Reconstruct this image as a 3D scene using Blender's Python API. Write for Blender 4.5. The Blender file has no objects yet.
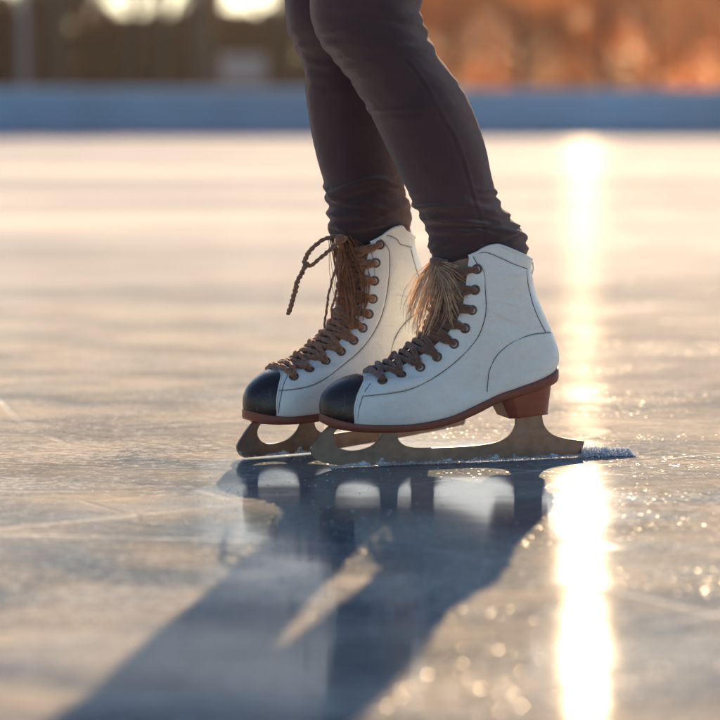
import bpy, bmesh, math, random
import numpy as np
from mathutils import Vector, Matrix, noise
R = math.radians
SC = bpy.context.scene
COL = SC.collection
rnd = random.Random(11)

# ------------------------------------------------------------------ camera
F = 2340.0            # focal length in pixels of the 720 px photograph
CAM_H = 0.387
PITCH = math.atan(245 / F)
cam = bpy.data.cameras.new('camera')
cam.sensor_width = 36.0
cam.lens = 36.0 * F / 720.0
cam.clip_start = 0.05
cam.clip_end = 2000
cam.dof.use_dof = True
cam.dof.focus_distance = 2.62
cam.dof.aperture_fstop = 3.9
cam.dof.aperture_blades = 0
camo = bpy.data.objects.new('camera', cam)
camo.location = (0, 0, CAM_H)
camo.rotation_euler = (math.pi / 2 - PITCH, 0, 0)
COL.objects.link(camo)
SC.camera = camo

# ------------------------------------------------------------------ light
SUN_EL, SUN_AZ = R(20.5), R(5.8)
w = bpy.data.worlds.new('World')
SC.world = w
w.use_nodes = True
wn = w.node_tree.nodes
sky = wn.new('ShaderNodeTexSky')
sky.sky_type = 'NISHITA'
sky.sun_disc = False
sky.sun_elevation = SUN_EL
sky.sun_rotation = SUN_AZ
sky.air_density = 1.0
sky.dust_density = .4
sky.ozone_density = 2.3
wn['Background'].inputs[1].default_value = 0.06
w.node_tree.links.new(sky.outputs[0], wn['Background'].inputs[0])
sl = bpy.data.lights.new('sun', 'SUN')
sl.energy = 5.0
sl.angle = R(0.6)
sl.color = (1.0, 0.70, 0.40)
so = bpy.data.objects.new('sun', sl)
sv = Vector((math.sin(SUN_AZ) * math.cos(SUN_EL), math.cos(SUN_AZ) * math.cos(SUN_EL), math.sin(SUN_EL)))
so.rotation_euler = sv.to_track_quat('Z', 'Y').to_euler()
COL.objects.link(so)
SC.view_settings.view_transform = 'Standard'
SC.view_settings.look = 'None'
SC.view_settings.exposure = 1.42
SC.view_settings.gamma = 1
SC.view_settings.use_curve_mapping = False
SC.render.engine = 'CYCLES'
SC.cycles.use_denoising = True
SC.cycles.sample_clamp_indirect = 6.0
SC.cycles.max_bounces = 8
SC.cycles.volume_bounces = 0

# ------------------------------------------------------------------ helpers
def tag(o, label=None, cat=None, group=None, kind=None):
    if label: o['label'] = label
    if cat: o['category'] = cat
    if group: o['group'] = group
    if kind: o['kind'] = kind
    return o

def empty(name, loc=(0, 0, 0), rz=0.0):
    o = bpy.data.objects.new(name, None)
    o.empty_display_size = 0.05
    COL.objects.link(o)
    o.location = loc
    o.rotation_euler = (0, 0, rz)
    return o

def mesh_obj(name, verts, faces, mat, parent=None, smooth=True):
    me = bpy.data.meshes.new(name)
    me.from_pydata([tuple(v) for v in verts], [], faces)
    me.validate()
    me.polygons.foreach_set('use_smooth', [smooth] * len(me.polygons))
    me.materials.append(mat)
    o = bpy.data.objects.new(name, me)
    COL.objects.link(o)
    if parent: o.parent = parent
    return o

class MB:
    def __init__(s): s.v = []; s.f = []
    def add(s, vs, fs):
        b = len(s.v); s.v += [tuple(v) for v in vs]
        s.f += [tuple(i + b for i in f) for f in fs]
    def box(s, x0, x1, y0, y1, z0, z1):
        s.add([(x, y, z) for x in (x0, x1) for y in (y0, y1) for z in (z0, z1)],
              [(0, 1, 3, 2), (4, 6, 7, 5), (0, 4, 5, 1), (2, 3, 7, 6), (0, 2, 6, 4), (1, 5, 7, 3)])
    def tube(s, pts, rad, n=8, cap=True, flat=1.0):
        pts = [Vector(p) for p in pts]
        if not hasattr(rad, '__len__'): rad = [rad] * len(pts)
        rings = []
        prev = None
        for i, p in enumerate(pts):
            t = (pts[min(i + 1, len(pts) - 1)] - pts[max(i - 1, 0)])
            if t.length < 1e-9: t = Vector((0, 0, 1))
            t.normalize()
            if prev is None:
                a = Vector((0, 0, 1)) if abs(t.z) < .9 else Vector((1, 0, 0))
                u = t.cross(a).normalized()
            else:
                u = (prev - t * prev.dot(t))
                if u.length < 1e-6: u = t.orthogonal()
                u.normalize()
            prev = u
            v = t.cross(u)
            rings.append([p + (u * math.cos(k * 2 * math.pi / n) + v * math.sin(k * 2 * math.pi / n) * flat) * rad[i] for k in range(n)])
        vs = [q for r in rings for q in r]
        fs = []
        for i in range(len(pts) - 1):
            for k in range(n):
                a, b = i * n + k, i * n + (k + 1) % n
                fs.append((a, b, b + n, a + n))
        if cap:
            fs.append(tuple(range(n - 1, -1, -1)))
            fs.append(tuple(range((len(pts) - 1) * n, len(pts) * n)))
        s.add(vs, fs)
    def build(s, name, mat, parent=None, smooth=True):
        return mesh_obj(name, s.v, s.f, mat, parent, smooth)

def catmull(pts, k=6):
    P = [np.array(p, float) for p in pts]
    P = [2 * P[0] - P[1]] + P + [2 * P[-1] - P[-2]]
    out = []
    for i in range(1, len(P) - 2):
        for j in range(k):
            t = j / k
            a, b, c, d = P[i - 1], P[i], P[i + 1], P[i + 2]
            out.append(.5 * (2 * b + (c - a) * t + (2 * a - 5 * b + 4 * c - d) * t * t + (3 * b - a - 3 * c + d) * t ** 3))
    out.append(P[-2])
    return out

# ------------------------------------------------------------------ photo pixel -> space
def ray(px, py):
    dx, dy = (px - 360) / F, (360 - py) / F
    return Vector((dx, math.cos(PITCH) + dy * math.sin(PITCH), -math.sin(PITCH) + dy * math.cos(PITCH)))
CAM = Vector((0, 0, CAM_H))
def ground(px, py):
    d = ray(px, py)
    return CAM + d * (-CAM_H / d.z)
def at_y(px, py, Y):
    d = ray(px, py)
    return CAM + d * (Y / d.y)

class Frame:
    """upright plane through a foot: x runs from toe to heel, y away from the camera side, z up"""
    def __init__(s, O, ang):
        s.O = O; s.ang = ang
        s.e = Vector((math.cos(ang), math.sin(ang), 0))
        s.n = Vector((-math.sin(ang), math.cos(ang), 0))
    def loc(s, px, py, lat=0.0):
        """local (x, z) of the pixel on the plane moved lat towards the camera"""
        d = ray(px, py)
        q = s.O - s.n * lat
        t = (q - CAM).dot(s.n) / d.dot(s.n)
        p = CAM + d * t - q
        return (p.dot(s.e), p.z)
    def world(s, x, y, z):
        return s.O + s.e * x + s.n * y + Vector((0, 0, z))

# ------------------------------------------------------------------ materials
def new_mat(name):
    m = bpy.data.materials.new(name)
    m.use_nodes = True
    return m, m.node_tree.nodes, m.node_tree.links, m.node_tree.nodes['Principled BSDF']

def mat(name, col, rough=.5, metal=0.0, var=.15, vscale=30.0, bump=0.0, bscale=200.0, bdist=.001, spec=.5, sheen=0.0, sheen_tint=None, coat=0.0, stretch=None, trans=0.0):
    m, n, l, b = new_mat(name)
    tc = n.new('ShaderNodeTexCoord')
    src = tc.outputs['Object']
    if stretch:
        mp = n.new('ShaderNodeMapping'); mp.inputs['Scale'].default_value = stretch
        l.new(src, mp.inputs[0]); src = mp.outputs[0]
    nz = n.new('ShaderNodeTexNoise'); nz.inputs['Scale'].default_value = vscale; nz.inputs['Detail'].default_value = 5
    l.new(src, nz.inputs['Vector'])
    cr = n.new('ShaderNodeValToRGB')
    cr.color_ramp.elements[0].position = .3; cr.color_ramp.elements[1].position = .7
    cr.color_ramp.elements[0].color = tuple(c * (1 - var) for c in col) + (1,)
    cr.color_ramp.elements[1].color = tuple(min(1, c * (1 + var)) for c in col) + (1,)
    l.new(nz.outputs[0], cr.inputs[0])
    l.new(cr.outputs[0], b.inputs['Base Color'])
    b.inputs['Roughness'].default_value = rough
    b.inputs['Metallic'].default_value = metal
    b.inputs['Specular IOR Level'].default_value = spec
    b.inputs['Sheen Weight'].default_value = sheen
    b.inputs['Coat Weight'].default_value = coat
    if sheen_tint: b.inputs['Sheen Tint'].default_value = sheen_tint + (1,)
    if bump:
        n2 = n.new('ShaderNodeTexNoise'); n2.inputs['Scale'].default_value = bscale; n2.inputs['Detail'].default_value = 4
        l.new(src, n2.inputs['Vector'])
        bp = n.new('ShaderNodeBump'); bp.inputs['Strength'].default_value = bump; bp.inputs['Distance'].default_value = bdist
        l.new(n2.outputs[0], bp.inputs['Height']); l.new(bp.outputs[0], b.inputs['Normal'])
    if trans:
        tr = n.new('ShaderNodeBsdfTranslucent'); mx = n.new('ShaderNodeMixShader')
        l.new(cr.outputs[0], tr.inputs[0]); mx.inputs[0].default_value = trans
        l.new(b.outputs[0], mx.inputs[1]); l.new(tr.outputs[0], mx.inputs[2])
        l.new(mx.outputs[0], n['Material Output'].inputs[0])
    return m

M = {}
M['leather'] = mat('white_leather', (.78, .775, .74), .36, var=.09, vscale=18, bump=.4, bscale=520, bdist=.0006, coat=.15)
def worn(name, base, dark, light, rough, scuff_scale, amt, lightamt):
    m, n, l, b = new_mat(name)
    tc = n.new('ShaderNodeTexCoord')
    def nz(sc, stretch=(1, 1, 1), det=6, ro=.6):
        mp = n.new('ShaderNodeMapping'); mp.inputs['Scale'].default_value = stretch; mp.inputs['Rotation'].default_value = (.3, .5, .2); l.new(tc.outputs['Object'], mp.inputs[0])
        z = n.new('ShaderNodeTexNoise'); z.inputs['Scale'].default_value = sc; z.inputs['Detail'].default_value = det; z.inputs['Roughness'].default_value = ro; l.new(mp.outputs[0], z.inputs['Vector']); return z.outputs[0]
    def rp(a, lo, hi, k=1.0):
        r = n.new('ShaderNodeMapRange'); r.inputs[1].default_value = lo; r.inputs[2].default_value = hi; r.inputs[4].default_value = k; l.new(a, r.inputs[0]); return r.outputs[0]
    def mixc(f, a, c):
        x = n.new('ShaderNodeMix'); x.data_type = 'RGBA'; l.new(f, x.inputs[0])
        if isinstance(a, tuple): x.inputs[6].default_value = a + (1,)
        else: l.new(a, x.inputs[6])
        x.inputs[7].default_value = c + (1,); return x.outputs[2]
    c = mixc(rp(nz(16), .42, .72, amt), base, dark)                       # handling dirt
    c = mixc(rp(nz(scuff_scale, (1, 1, 7), 4), .60, .70, amt), c, dark)   # scuffs
    c = mixc(rp(nz(scuff_scale * 1.7, (6, 1, 1), 4), .63, .70, lightamt), c, light)
    l.new(c, b.inputs['Base Color'])
    l.new(rp(nz(40), .3, .75, rough * 1.5), b.inputs['Roughness'])
    b.inputs['Coat Weight'].default_value = .1
    vo = n.new('ShaderNodeTexVoronoi'); vo.inputs['Scale'].default_value = 850; l.new(tc.outputs['Object'], vo.inputs['Vector'])
    bp = n.new('ShaderNodeBump'); bp.inputs['Strength'].default_value = .5; bp.inputs['Distance'].default_value = .00035; l.new(vo.outputs[0], bp.inputs['Height'])
    b2 = n.new('ShaderNodeBump'); b2.inputs['Strength'].default_value = .6; b2.inputs['Distance'].default_value = .0012; l.new(nz(70), b2.inputs['Height']); l.new(bp.outputs[0], b2.inputs['Normal'])
    l.new(b2.outputs[0], b.inputs['Normal'])
    return m
M['leather'] = worn('white_leather', (.76, .785, .77), (.50, .47, .43), (.85, .85, .82), .40, 26, .28, .4)
M['cap'] = worn('black_toecap_leather', (.014, .010, .013), (.030, .020, .020), (.10, .085, .08), .42, 30, .8, .45)
M['lining'] = mat('lining', (.55, .50, .42), .8, var=.08)
#M['cap_plain'] = mat('black_toecap_leather', (.014, .010, .012), .42, var=.3, vscale=40, bump=.3, bscale=500, bdist=.0006, spec=.35)
M['sole'] = mat('red_brown_sole', (.20, .055, .032), .45, var=.22, vscale=25, stretch=(.4, 1, 5), bump=.15, bscale=120, bdist=.0008)
M['heel'] = mat('red_brown_heel', (.23, .060, .038), .42, var=.2, vscale=30, stretch=(.4, 1, 4), bump=.15, bscale=120, bdist=.0008)
M['stitch'] = mat('dark_thread', (.035, .032, .035), .7, var=.2)
M['lace'] = mat('brown_lace', (.15, .070, .045), .85, var=.35, vscale=260, bump=.9, bscale=900, bdist=.0012, sheen=.4)
M['lace_warm'] = mat('warm_brown_lace', (.30, .14, .075), .85, var=.35, vscale=260, bump=.9, bscale=900, bdist=.0012, sheen=.4, trans=.15)
M['fibre'] = mat('beige_fibre', (.88, .66, .50), .6, var=.25, vscale=120, trans=.6, sheen=.3)
M['fibre_warm'] = mat('brown_fibre', (.38, .17, .085), .65, var=.3, vscale=120, trans=.4, sheen=.3)
M['tongue'] = mat('tan_tongue', (.27, .17, .12), .8, var=.2, vscale=60, bump=.5, bscale=400)
M['eyelet'] = mat('dark_brass_eyelet', (.16, .10, .07), .35, metal=.7, var=.2)

def blade_mat():
    m, n, l, b = new_mat('worn_steel')
    tc = n.new('ShaderNodeTexCoord')
    mp = n.new('ShaderNodeMapping'); mp.inputs['Scale'].default_value = (9, 9, 12); l.new(tc.outputs['Object'], mp.inputs[0])
    n1 = n.new('ShaderNodeTexNoise'); n1.inputs['Scale'].default_value = 9; n1.inputs['Detail'].default_value = 6; l.new(mp.outputs[0], n1.inputs['Vector'])
    c1 = n.new('ShaderNodeValToRGB'); c1.color_ramp.elements[0].color = (.13, .098, .085, 1); c1.color_ramp.elements[1].color = (.30, .235, .205, 1)
    l.new(n1.outputs[0], c1.inputs[0])
    # frost crusted along the lower edge
    n2 = n.new('ShaderNodeTexNoise'); n2.inputs['Scale'].default_value = 75; n2.inputs['Detail'].default_value = 6; n2.inputs['Roughness'].default_value = .65
    l.new(tc.outputs['Object'], n2.inputs['Vector'])
    sp = n.new('ShaderNodeSeparateXYZ'); l.new(tc.outputs['Object'], sp.inputs[0])
    mr = n.new('ShaderNodeMapRange'); mr.inputs[1].default_value = 0.0; mr.inputs[2].default_value = .013; mr.inputs[3].default_value = .14; mr.inputs[4].default_value = -.25
    l.new(sp.outputs[2], mr.inputs[0])
    ad = n.new('ShaderNodeMath'); ad.operation = 'ADD'; l.new(n2.outputs[0], ad.inputs[0]); l.new(mr.outputs[0], ad.inputs[1])
    c2 = n.new('ShaderNodeValToRGB'); c2.color_ramp.elements[0].position = .56; c2.color_ramp.elements[1].position = .68
    l.new(ad.outputs[0], c2.inputs[0])
    mx = n.new('ShaderNodeMix'); mx.data_type = 'RGBA'
    l.new(c2.outputs[0], mx.inputs[0]); l.new(c1.outputs[0], mx.inputs[6]); mx.inputs[7].default_value = (.62, .66, .72, 1)
    l.new(mx.outputs[2], b.inputs['Base Color'])
    inv = n.new('ShaderNodeMath'); inv.operation = 'SUBTRACT'; inv.inputs[0].default_value = .8; l.new(c2.outputs[0], inv.inputs[1])
    l.new(inv.outputs[0], b.inputs['Metallic'])
    b.inputs['Roughness'].default_value = .30
    bp = n.new('ShaderNodeBump'); bp.inputs['Strength'].default_value = .5; bp.inputs['Distance'].default_value = .0012
    l.new(c2.outputs[0], bp.inputs['Height']); l.new(bp.outputs[0], b.inputs['Normal'])
    return m
M['blade'] = blade_mat()

def denim():
    m, n, l, b = new_mat('dark_denim')
    tc = n.new('ShaderNodeTexCoord')
    nz = n.new('ShaderNodeTexNoise'); nz.inputs['Scale'].default_value = 9; nz.inputs['Detail'].default_value = 6; l.new(tc.outputs['Object'], nz.inputs['Vector'])
    cr = n.new('ShaderNodeValToRGB'); cr.color_ramp.elements[0].position = .35; cr.color_ramp.elements[1].position = .68
    cr.color_ramp.elements[0].color = (.048, .029, .036, 1); cr.color_ramp.elements[1].color = (.085, .048, .051, 1)
    l.new(nz.outputs[0], cr.inputs[0]); l.new(cr.outputs[0], b.inputs['Base Color'])
    wv = n.new('ShaderNodeTexWave'); wv.inputs['Scale'].default_value = 1300; wv.inputs['Distortion'].default_value = 1.5; wv.bands_direction = 'DIAGONAL'
    l.new(tc.outputs['Object'], wv.inputs['Vector'])
    n3 = n.new('ShaderNodeTexNoise'); n3.inputs['Scale'].default_value = 900; l.new(tc.outputs['Object'], n3.inputs['Vector'])
    ad = n.new('ShaderNodeMath'); ad.operation = 'ADD'; l.new(wv.outputs[1], ad.inputs[0]); l.new(n3.outputs[0], ad.inputs[1])
    bp = n.new('ShaderNodeBump'); bp.inputs['Strength'].default_value = .5; bp.inputs['Distance'].default_value = .0005
    l.new(ad.outputs[0], bp.inputs['Height']); l.new(bp.outputs[0], b.inputs['Normal'])
    b.inputs['Roughness'].default_value = .85
    b.inputs['Specular IOR Level'].default_value = .25
    b.inputs['Sheen Weight'].default_value = .6
    b.inputs['Sheen Roughness'].default_value = .45
    b.inputs['Sheen Tint'].default_value = (.9, .75, .7, 1)
    return m
M['denim'] = denim()

def ice_mat():
    m, n, l, b = new_mat('rink_ice')
    out = n['Material Output']
    tc = n.new('ShaderNodeTexCoord')
    def noise_(scale, sc3, detail=5, rough=.55):
        mp = n.new('ShaderNodeMapping'); mp.inputs['Scale'].default_value = sc3; l.new(tc.outputs['Object'], mp.inputs[0])
        z = n.new('ShaderNodeTexNoise'); z.inputs['Scale'].default_value = scale; z.inputs['Detail'].default_value = detail; z.inputs['Roughness'].default_value = rough
        l.new(mp.outputs[0], z.inputs['Vector']); return z.outputs[0]
    def math_(op, a, bb):
        k = n.new('ShaderNodeMath'); k.operation = op
        for i, q in enumerate((a, bb)):
            if isinstance(q, (int, float)): k.inputs[i].default_value = q
            else: l.new(q, k.inputs[i])
        return k.outputs[0]
    def ramp(a, lo, hi):
        r = n.new('ShaderNodeMapRange'); r.inputs[1].default_value = lo; r.inputs[2].default_value = hi; l.new(a, r.inputs[0]); return r.outputs[0]
    big = noise_(1.0, (.45, 1.3, 1), 4)            # dusted and bare areas
    mid = noise_(1.0, (7, 9, 1), 5)
    fine = noise_(1.0, (260, 260, 1), 3, .7)
    cover = ramp(math_('ADD', math_('MULTIPLY', big, .75), math_('MULTIPLY', mid, .35)), .40, .68)
    # heights
    grain = noise_(1.0, (150, 170, 1), 5, .85)
    und = math_('ADD', math_('MULTIPLY', noise_(1.0, (6, 12, 1), 5, .6), .6), math_('MULTIPLY', noise_(1.0, (26, 40, 1), 4, .6), .25))
    rip = noise_(1.0, (1.5, 45, 1), 3)
    scr1 = n.new('ShaderNodeTexVoronoi'); scr1.feature = 'DISTANCE_TO_EDGE'
    mp = n.new('ShaderNodeMapping'); mp.inputs['Scale'].default_value = (1.4, 5.0, 1); mp.inputs['Rotation'].default_value = (0, 0, .35)
    l.new(tc.outputs['Object'], mp.inputs[0]); l.new(mp.outputs[0], scr1.inputs['Vector']); scr1.inputs['Scale'].default_value = 1.2
    def arcs(cx, cy, per, dis, wdt):
        # curved skate cuts: thin rings round a far centre
        mp_ = n.new('ShaderNodeMapping'); mp_.inputs['Location'].default_value = (cx, cy, 0); l.new(tc.outputs['Object'], mp_.inputs[0])
        wv = n.new('ShaderNodeTexWave'); wv.wave_type = 'RINGS'; wv.rings_direction = 'Z'; wv.inputs['Scale'].default_value = per; wv.inputs['Distortion'].default_value = dis
        wv.inputs['Detail'].default_value = 2; wv.inputs['Detail Scale'].default_value = .35; l.new(mp_.outputs[0], wv.inputs['Vector'])
        return ramp(wv.outputs[1], 1.0 - wdt, 1.0)
    brk = ramp(noise_(1.0, (2.3, 3.1, 1), 3), .48, .60)
    cuts = math_('MULTIPLY', math_('ADD', math_('ADD', arcs(4, -9, .55, 7, .0010), arcs(-7, -6, .42, 9, .0010)), arcs(2, 7, .6, 8, .0012)), brk)
    scratch = math_('SUBTRACT', ramp(scr1.outputs[0], 0.0, .008), cuts)
    patchy = noise_(1.0, (3.2, 5, 1), 4)
    # snow dust layer
    dust = b
    mixc = n.new('ShaderNodeMix'); mixc.data_type = 'RGBA'; l.new(ramp(math_('ADD', math_('MULTIPLY', noise_(1.0, (2.6, 4.0, 1), 6, .65), .7), math_('MULTIPLY', mid, .3)), .40, .60), mixc.inputs[0])
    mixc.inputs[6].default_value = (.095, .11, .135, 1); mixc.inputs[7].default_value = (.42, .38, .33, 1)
    # haze and bloom painted into the ice colour: dark near, bright cream far
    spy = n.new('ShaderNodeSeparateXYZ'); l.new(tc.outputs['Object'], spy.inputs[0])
    far_glow = ramp(math_('ADD', spy.outputs[1], math_('MULTIPLY', math_('SUBTRACT', big, .5), 3.5)), 1.7, 7.0)
    mixd = n.new('ShaderNodeMix'); mixd.data_type = 'RGBA'; l.new(far_glow, mixd.inputs[0]); l.new(mixc.outputs[2], mixd.inputs[6]); 
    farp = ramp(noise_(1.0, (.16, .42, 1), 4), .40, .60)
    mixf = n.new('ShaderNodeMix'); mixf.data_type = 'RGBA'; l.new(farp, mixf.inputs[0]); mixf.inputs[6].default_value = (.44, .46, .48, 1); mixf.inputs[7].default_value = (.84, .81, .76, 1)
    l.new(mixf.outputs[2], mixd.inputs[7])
    frost = ramp(math_('ADD', math_('MULTIPLY', noise_(1.0, (75, 75, 1), 5, .8), .75), math_('MULTIPLY', patchy, .25)), .50, .60)
    mark = math_('MINIMUM', math_('ADD', math_('MULTIPLY', frost, .55), math_('MULTIPLY', cuts, .5)), 1.0)
    mixk = n.new('ShaderNodeMix'); mixk.data_type = 'RGBA'; l.new(mark, mixk.inputs[0]); l.new(mixd.outputs[2], mixk.inputs[6]); mixk.inputs[7].default_value = (.72, .72, .71, 1)
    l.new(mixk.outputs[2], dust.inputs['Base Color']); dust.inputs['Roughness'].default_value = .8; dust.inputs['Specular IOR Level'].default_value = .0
    b1 = n.new('ShaderNodeBump'); b1.inputs['Strength'].default_value = 1; b1.inputs['Distance'].default_value = .0022; l.new(math_('ADD', grain, math_('MULTIPLY', scratch, 1.2)), b1.inputs['Height'])
    b2 = n.new('ShaderNodeBump'); b2.inputs['Strength'].default_value = 1; b2.inputs['Distance'].default_value = .015; l.new(und, b2.inputs['Height']); l.new(b1.outputs[0], b2.inputs['Normal'])
    l.new(b2.outputs[0], dust.inputs['Normal'])
    # clear ice layer
    ice = n.new('ShaderNodeBsdfPrincipled'); ice.inputs['Base Color'].default_value = (.05, .085, .11, 1); ice.inputs['Roughness'].default_value = .068; ice.inputs['Anisotropic'].default_value = 1.0
    ice.inputs['Specular IOR Level'].default_value = .45; ice.inputs['IOR'].default_value = 1.31
    c1 = n.new('ShaderNodeBump'); c1.inputs['Strength'].default_value = 1; c1.inputs['Distance'].default_value = .00012; l.new(rip, c1.inputs['Height'])
    c2 = n.new('ShaderNodeBump'); c2.inputs['Strength'].default_value = .08; c2.inputs['Distance'].default_value = .0004; l.new(math_('MULTIPLY', cuts, -1.0), c2.inputs['Height']); l.new(c1.outputs[0], c2.inputs['Normal'])
    l.new(c2.outputs[0], ice.inputs['Normal'])
    mx = n.new('ShaderNodeMixShader')
    # the ice right round the skater is wet and polished
    vd = n.new('ShaderNodeVectorMath'); vd.operation = 'SUBTRACT'; l.new(tc.outputs['Object'], vd.inputs[0]); vd.inputs[1].default_value = (.035, 2.38, 0)
    vs_ = n.new('ShaderNodeVectorMath'); vs_.operation = 'MULTIPLY'; l.new(vd.outputs[0], vs_.inputs[0]); vs_.inputs[1].default_value = (4.8, 2.3, 0)
    vl = n.new('ShaderNodeVectorMath'); vl.operation = 'LENGTH'; l.new(vs_.outputs[0], vl.inputs[0])
    wet = ramp(math_('ADD', vl.outputs[1], math_('MULTIPLY', math_('SUBTRACT', mid, .5), .9)), 1.25, .55)
    dry = math_('MINIMUM', math_('ADD', math_('ADD', math_('MULTIPLY', cover, .45), .56), math_('MULTIPLY', far_glow, .62)), .95)
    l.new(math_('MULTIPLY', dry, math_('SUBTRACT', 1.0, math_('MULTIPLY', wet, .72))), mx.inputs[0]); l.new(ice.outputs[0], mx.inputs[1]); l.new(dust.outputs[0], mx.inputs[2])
    tv = n.new('ShaderNodeCombineXYZ'); tv.inputs[1].default_value = 1; l.new(tv.outputs[0], ice.inputs['Tangent'])
    # small frost flakes that catch the sun
    vo = n.new('ShaderNodeTexVoronoi'); vo.inputs['Scale'].default_value = 420; l.new(tc.outputs['Object'], vo.inputs['Vector'])
    v1 = n.new('ShaderNodeVectorMath'); v1.operation = 'SUBTRACT'; l.new(vo.outputs['Color'], v1.inputs[0]); v1.inputs[1].default_value = (.5, .5, .5)
    v2 = n.new('ShaderNodeVectorMath'); v2.operation = 'MULTIPLY'; l.new(v1.outputs[0], v2.inputs[0]); v2.inputs[1].default_value = (.5, .8, 0)
    v3 = n.new('ShaderNodeVectorMath'); v3.operation = 'ADD'; l.new(v2.outputs[0], v3.inputs[0]); v3.inputs[1].default_value = (0, 0, 1)
    v4 = n.new('ShaderNodeVectorMath'); v4.operation = 'NORMALIZE'; l.new(v3.outputs[0], v4.inputs[0])
    gl = n.new('ShaderNodeBsdfGlossy'); gl.inputs['Roughness'].default_value = .16; l.new(v4.outputs[0], gl.inputs['Normal'])
    patch = noise_(1.0, (3, 6, 1), 4)
    mg = n.new('ShaderNodeMixShader'); l.new(math_('MULTIPLY', ramp(patch, .47, .70), .011), mg.inputs[0])
    l.new(mx.outputs[0], mg.inputs[1]); l.new(gl.outputs[0], mg.inputs[2])
    l.new(mg.outputs[0], out.inputs[0])
    return m
M['ice'] = ice_mat()
M['snow'] = mat('snow_ground', (.74, .76, .80), .75, var=.06, vscale=2, bump=.4, bscale=12, bdist=.03)
M['shavings'] = mat('ice_shavings', (.86, .90, .95), .4, var=.05, vscale=300, bump=1, bscale=600, bdist=.001, trans=.5)
M['board_blue'] = mat('blue_board', (.085, .25, .42), .4, var=.25, vscale=.35)
M['board_rail'] = mat('pale_rail', (.42, .48, .56), .5, var=.08)
M['board_kick'] = mat('navy_kickplate', (.02, .05, .14), .5, var=.1)
M['bark'] = mat('dark_bark', (.030, .020, .018), .9, var=.3, vscale=6)
M['twig'] = mat('brown_twigs', (.085, .045, .032), .9, var=.35, vscale=2)
M['rust_leaf'] = mat('rust_leaves', (.66, .28, .085), .8, var=.06, vscale=.4, trans=.75)
M['hedge_leaf'] = mat('dark_brown_leaves', (.085, .030, .024), .85, var=.4, vscale=.8, trans=.12, spec=.1)
M['steel_post'] = mat('grey_painted_steel', (.14, .15, .18), .5, var=.1)
M['board_grey'] = mat('grey_notice_face', (.20, .18, .19), .6, var=.1)

# ------------------------------------------------------------------ ice, snow ground
def graded(lo, hi, fine_lo, fine_hi, step, growth=1.25):
    a = list(np.arange(fine_lo, fine_hi + 1e-9, step))
    s, v = step, a[-1]
    while v < hi:
        s *= growth; v = min(hi, v + s); a.append(v)
    s, v = step, a[0]; pre = []
    while v > lo:
        s *= growth; v = max(lo, v - s); pre.append(v)
    return pre[::-1] + a

def ice_height(x, y):
    d = math.hypot(x, y - 2.3)
    k = max(0.0, 1 - max(0, d - 2) / 3)
    if k <= 0: return 0.0
    h = .0004 * noise.noise(Vector((x * 2.2, y * 5.0, 0))) + .0002 * noise.noise(Vector((x * 9, y * 22, 3)))
    # ploughed snow ridges to the right and left of the skater
    r = abs(noise.noise(Vector((x * 1.3 + 3, y * 3.2 - x * .6, 7))))
    h += .0007 * max(0, 1 - r / .045) * max(0, min(1, (abs(x - .03) - .12) / .15))
    return h * k - .0012
xs = graded(-60, 60, -1.1, 1.1, .009)
ys = graded(-20, 41.0, 1.2, 4.2, .010, 1.08)
iv = [(x, y, ice_height(x, y)) for y in ys for x in xs]
nx = len(xs)
ifc = [(j * nx + i, j * nx + i + 1, (j + 1) * nx + i + 1, (j + 1) * nx + i) for j in range(len(ys) - 1) for i in range(nx - 1)]
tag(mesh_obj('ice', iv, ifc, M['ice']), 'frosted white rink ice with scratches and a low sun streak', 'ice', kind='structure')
g = MB()
gx = [-300 + 20 * i for i in range(31)]; gy = [41.12 + 6 * i for i in range(60)]
g.add([(x, y, .02 + (.25 * noise.noise(Vector((x * .03, y * .05, 0))) if y > 70 else 0)) for y in gy for x in gx],
      [(j * 31 + i, j * 31 + i + 1, (j + 1) * 31 + i + 1, (j + 1) * 31 + i) for j in range(59) for i in range(30)])
g.add([(-300, -60, -.02), (300, -60, -.02), (300, 43, -.02), (-300, 43, -.02)], [(0, 1, 2, 3)])
tag(g.build('snow_ground', M['snow']), 'snow covered ground beyond the rink boards', 'ground', kind='structure')

# ------------------------------------------------------------------ rink boards
Y0 = 41.0
bar = empty('rink_barrier', (0, Y0, 0))
tag(bar, 'low blue rink boards closing the far side of the ice', 'barrier')
k = MB(); k.box(-36, 36, -.03, .03, 0, .09); k.build('kick_plate', M['board_kick'], bar, False)
r_ = MB(); r_.box(-36, 36, -.06, .06, .80, .855); r_.build('top_rail', M['board_rail'], bar, False)
for i in range(30):
    x = -36 + i * 2.4
    p = MB(); p.box(x + .006, x + 2.394, -.022, .022, .092, .798); p.build('panel', M['board_blue'], bar, False)
    p = MB(); p.box(x - .03, x + .03, .024, .09, 0, .798); p.build('post', M['steel_post'], bar, False)

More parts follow.
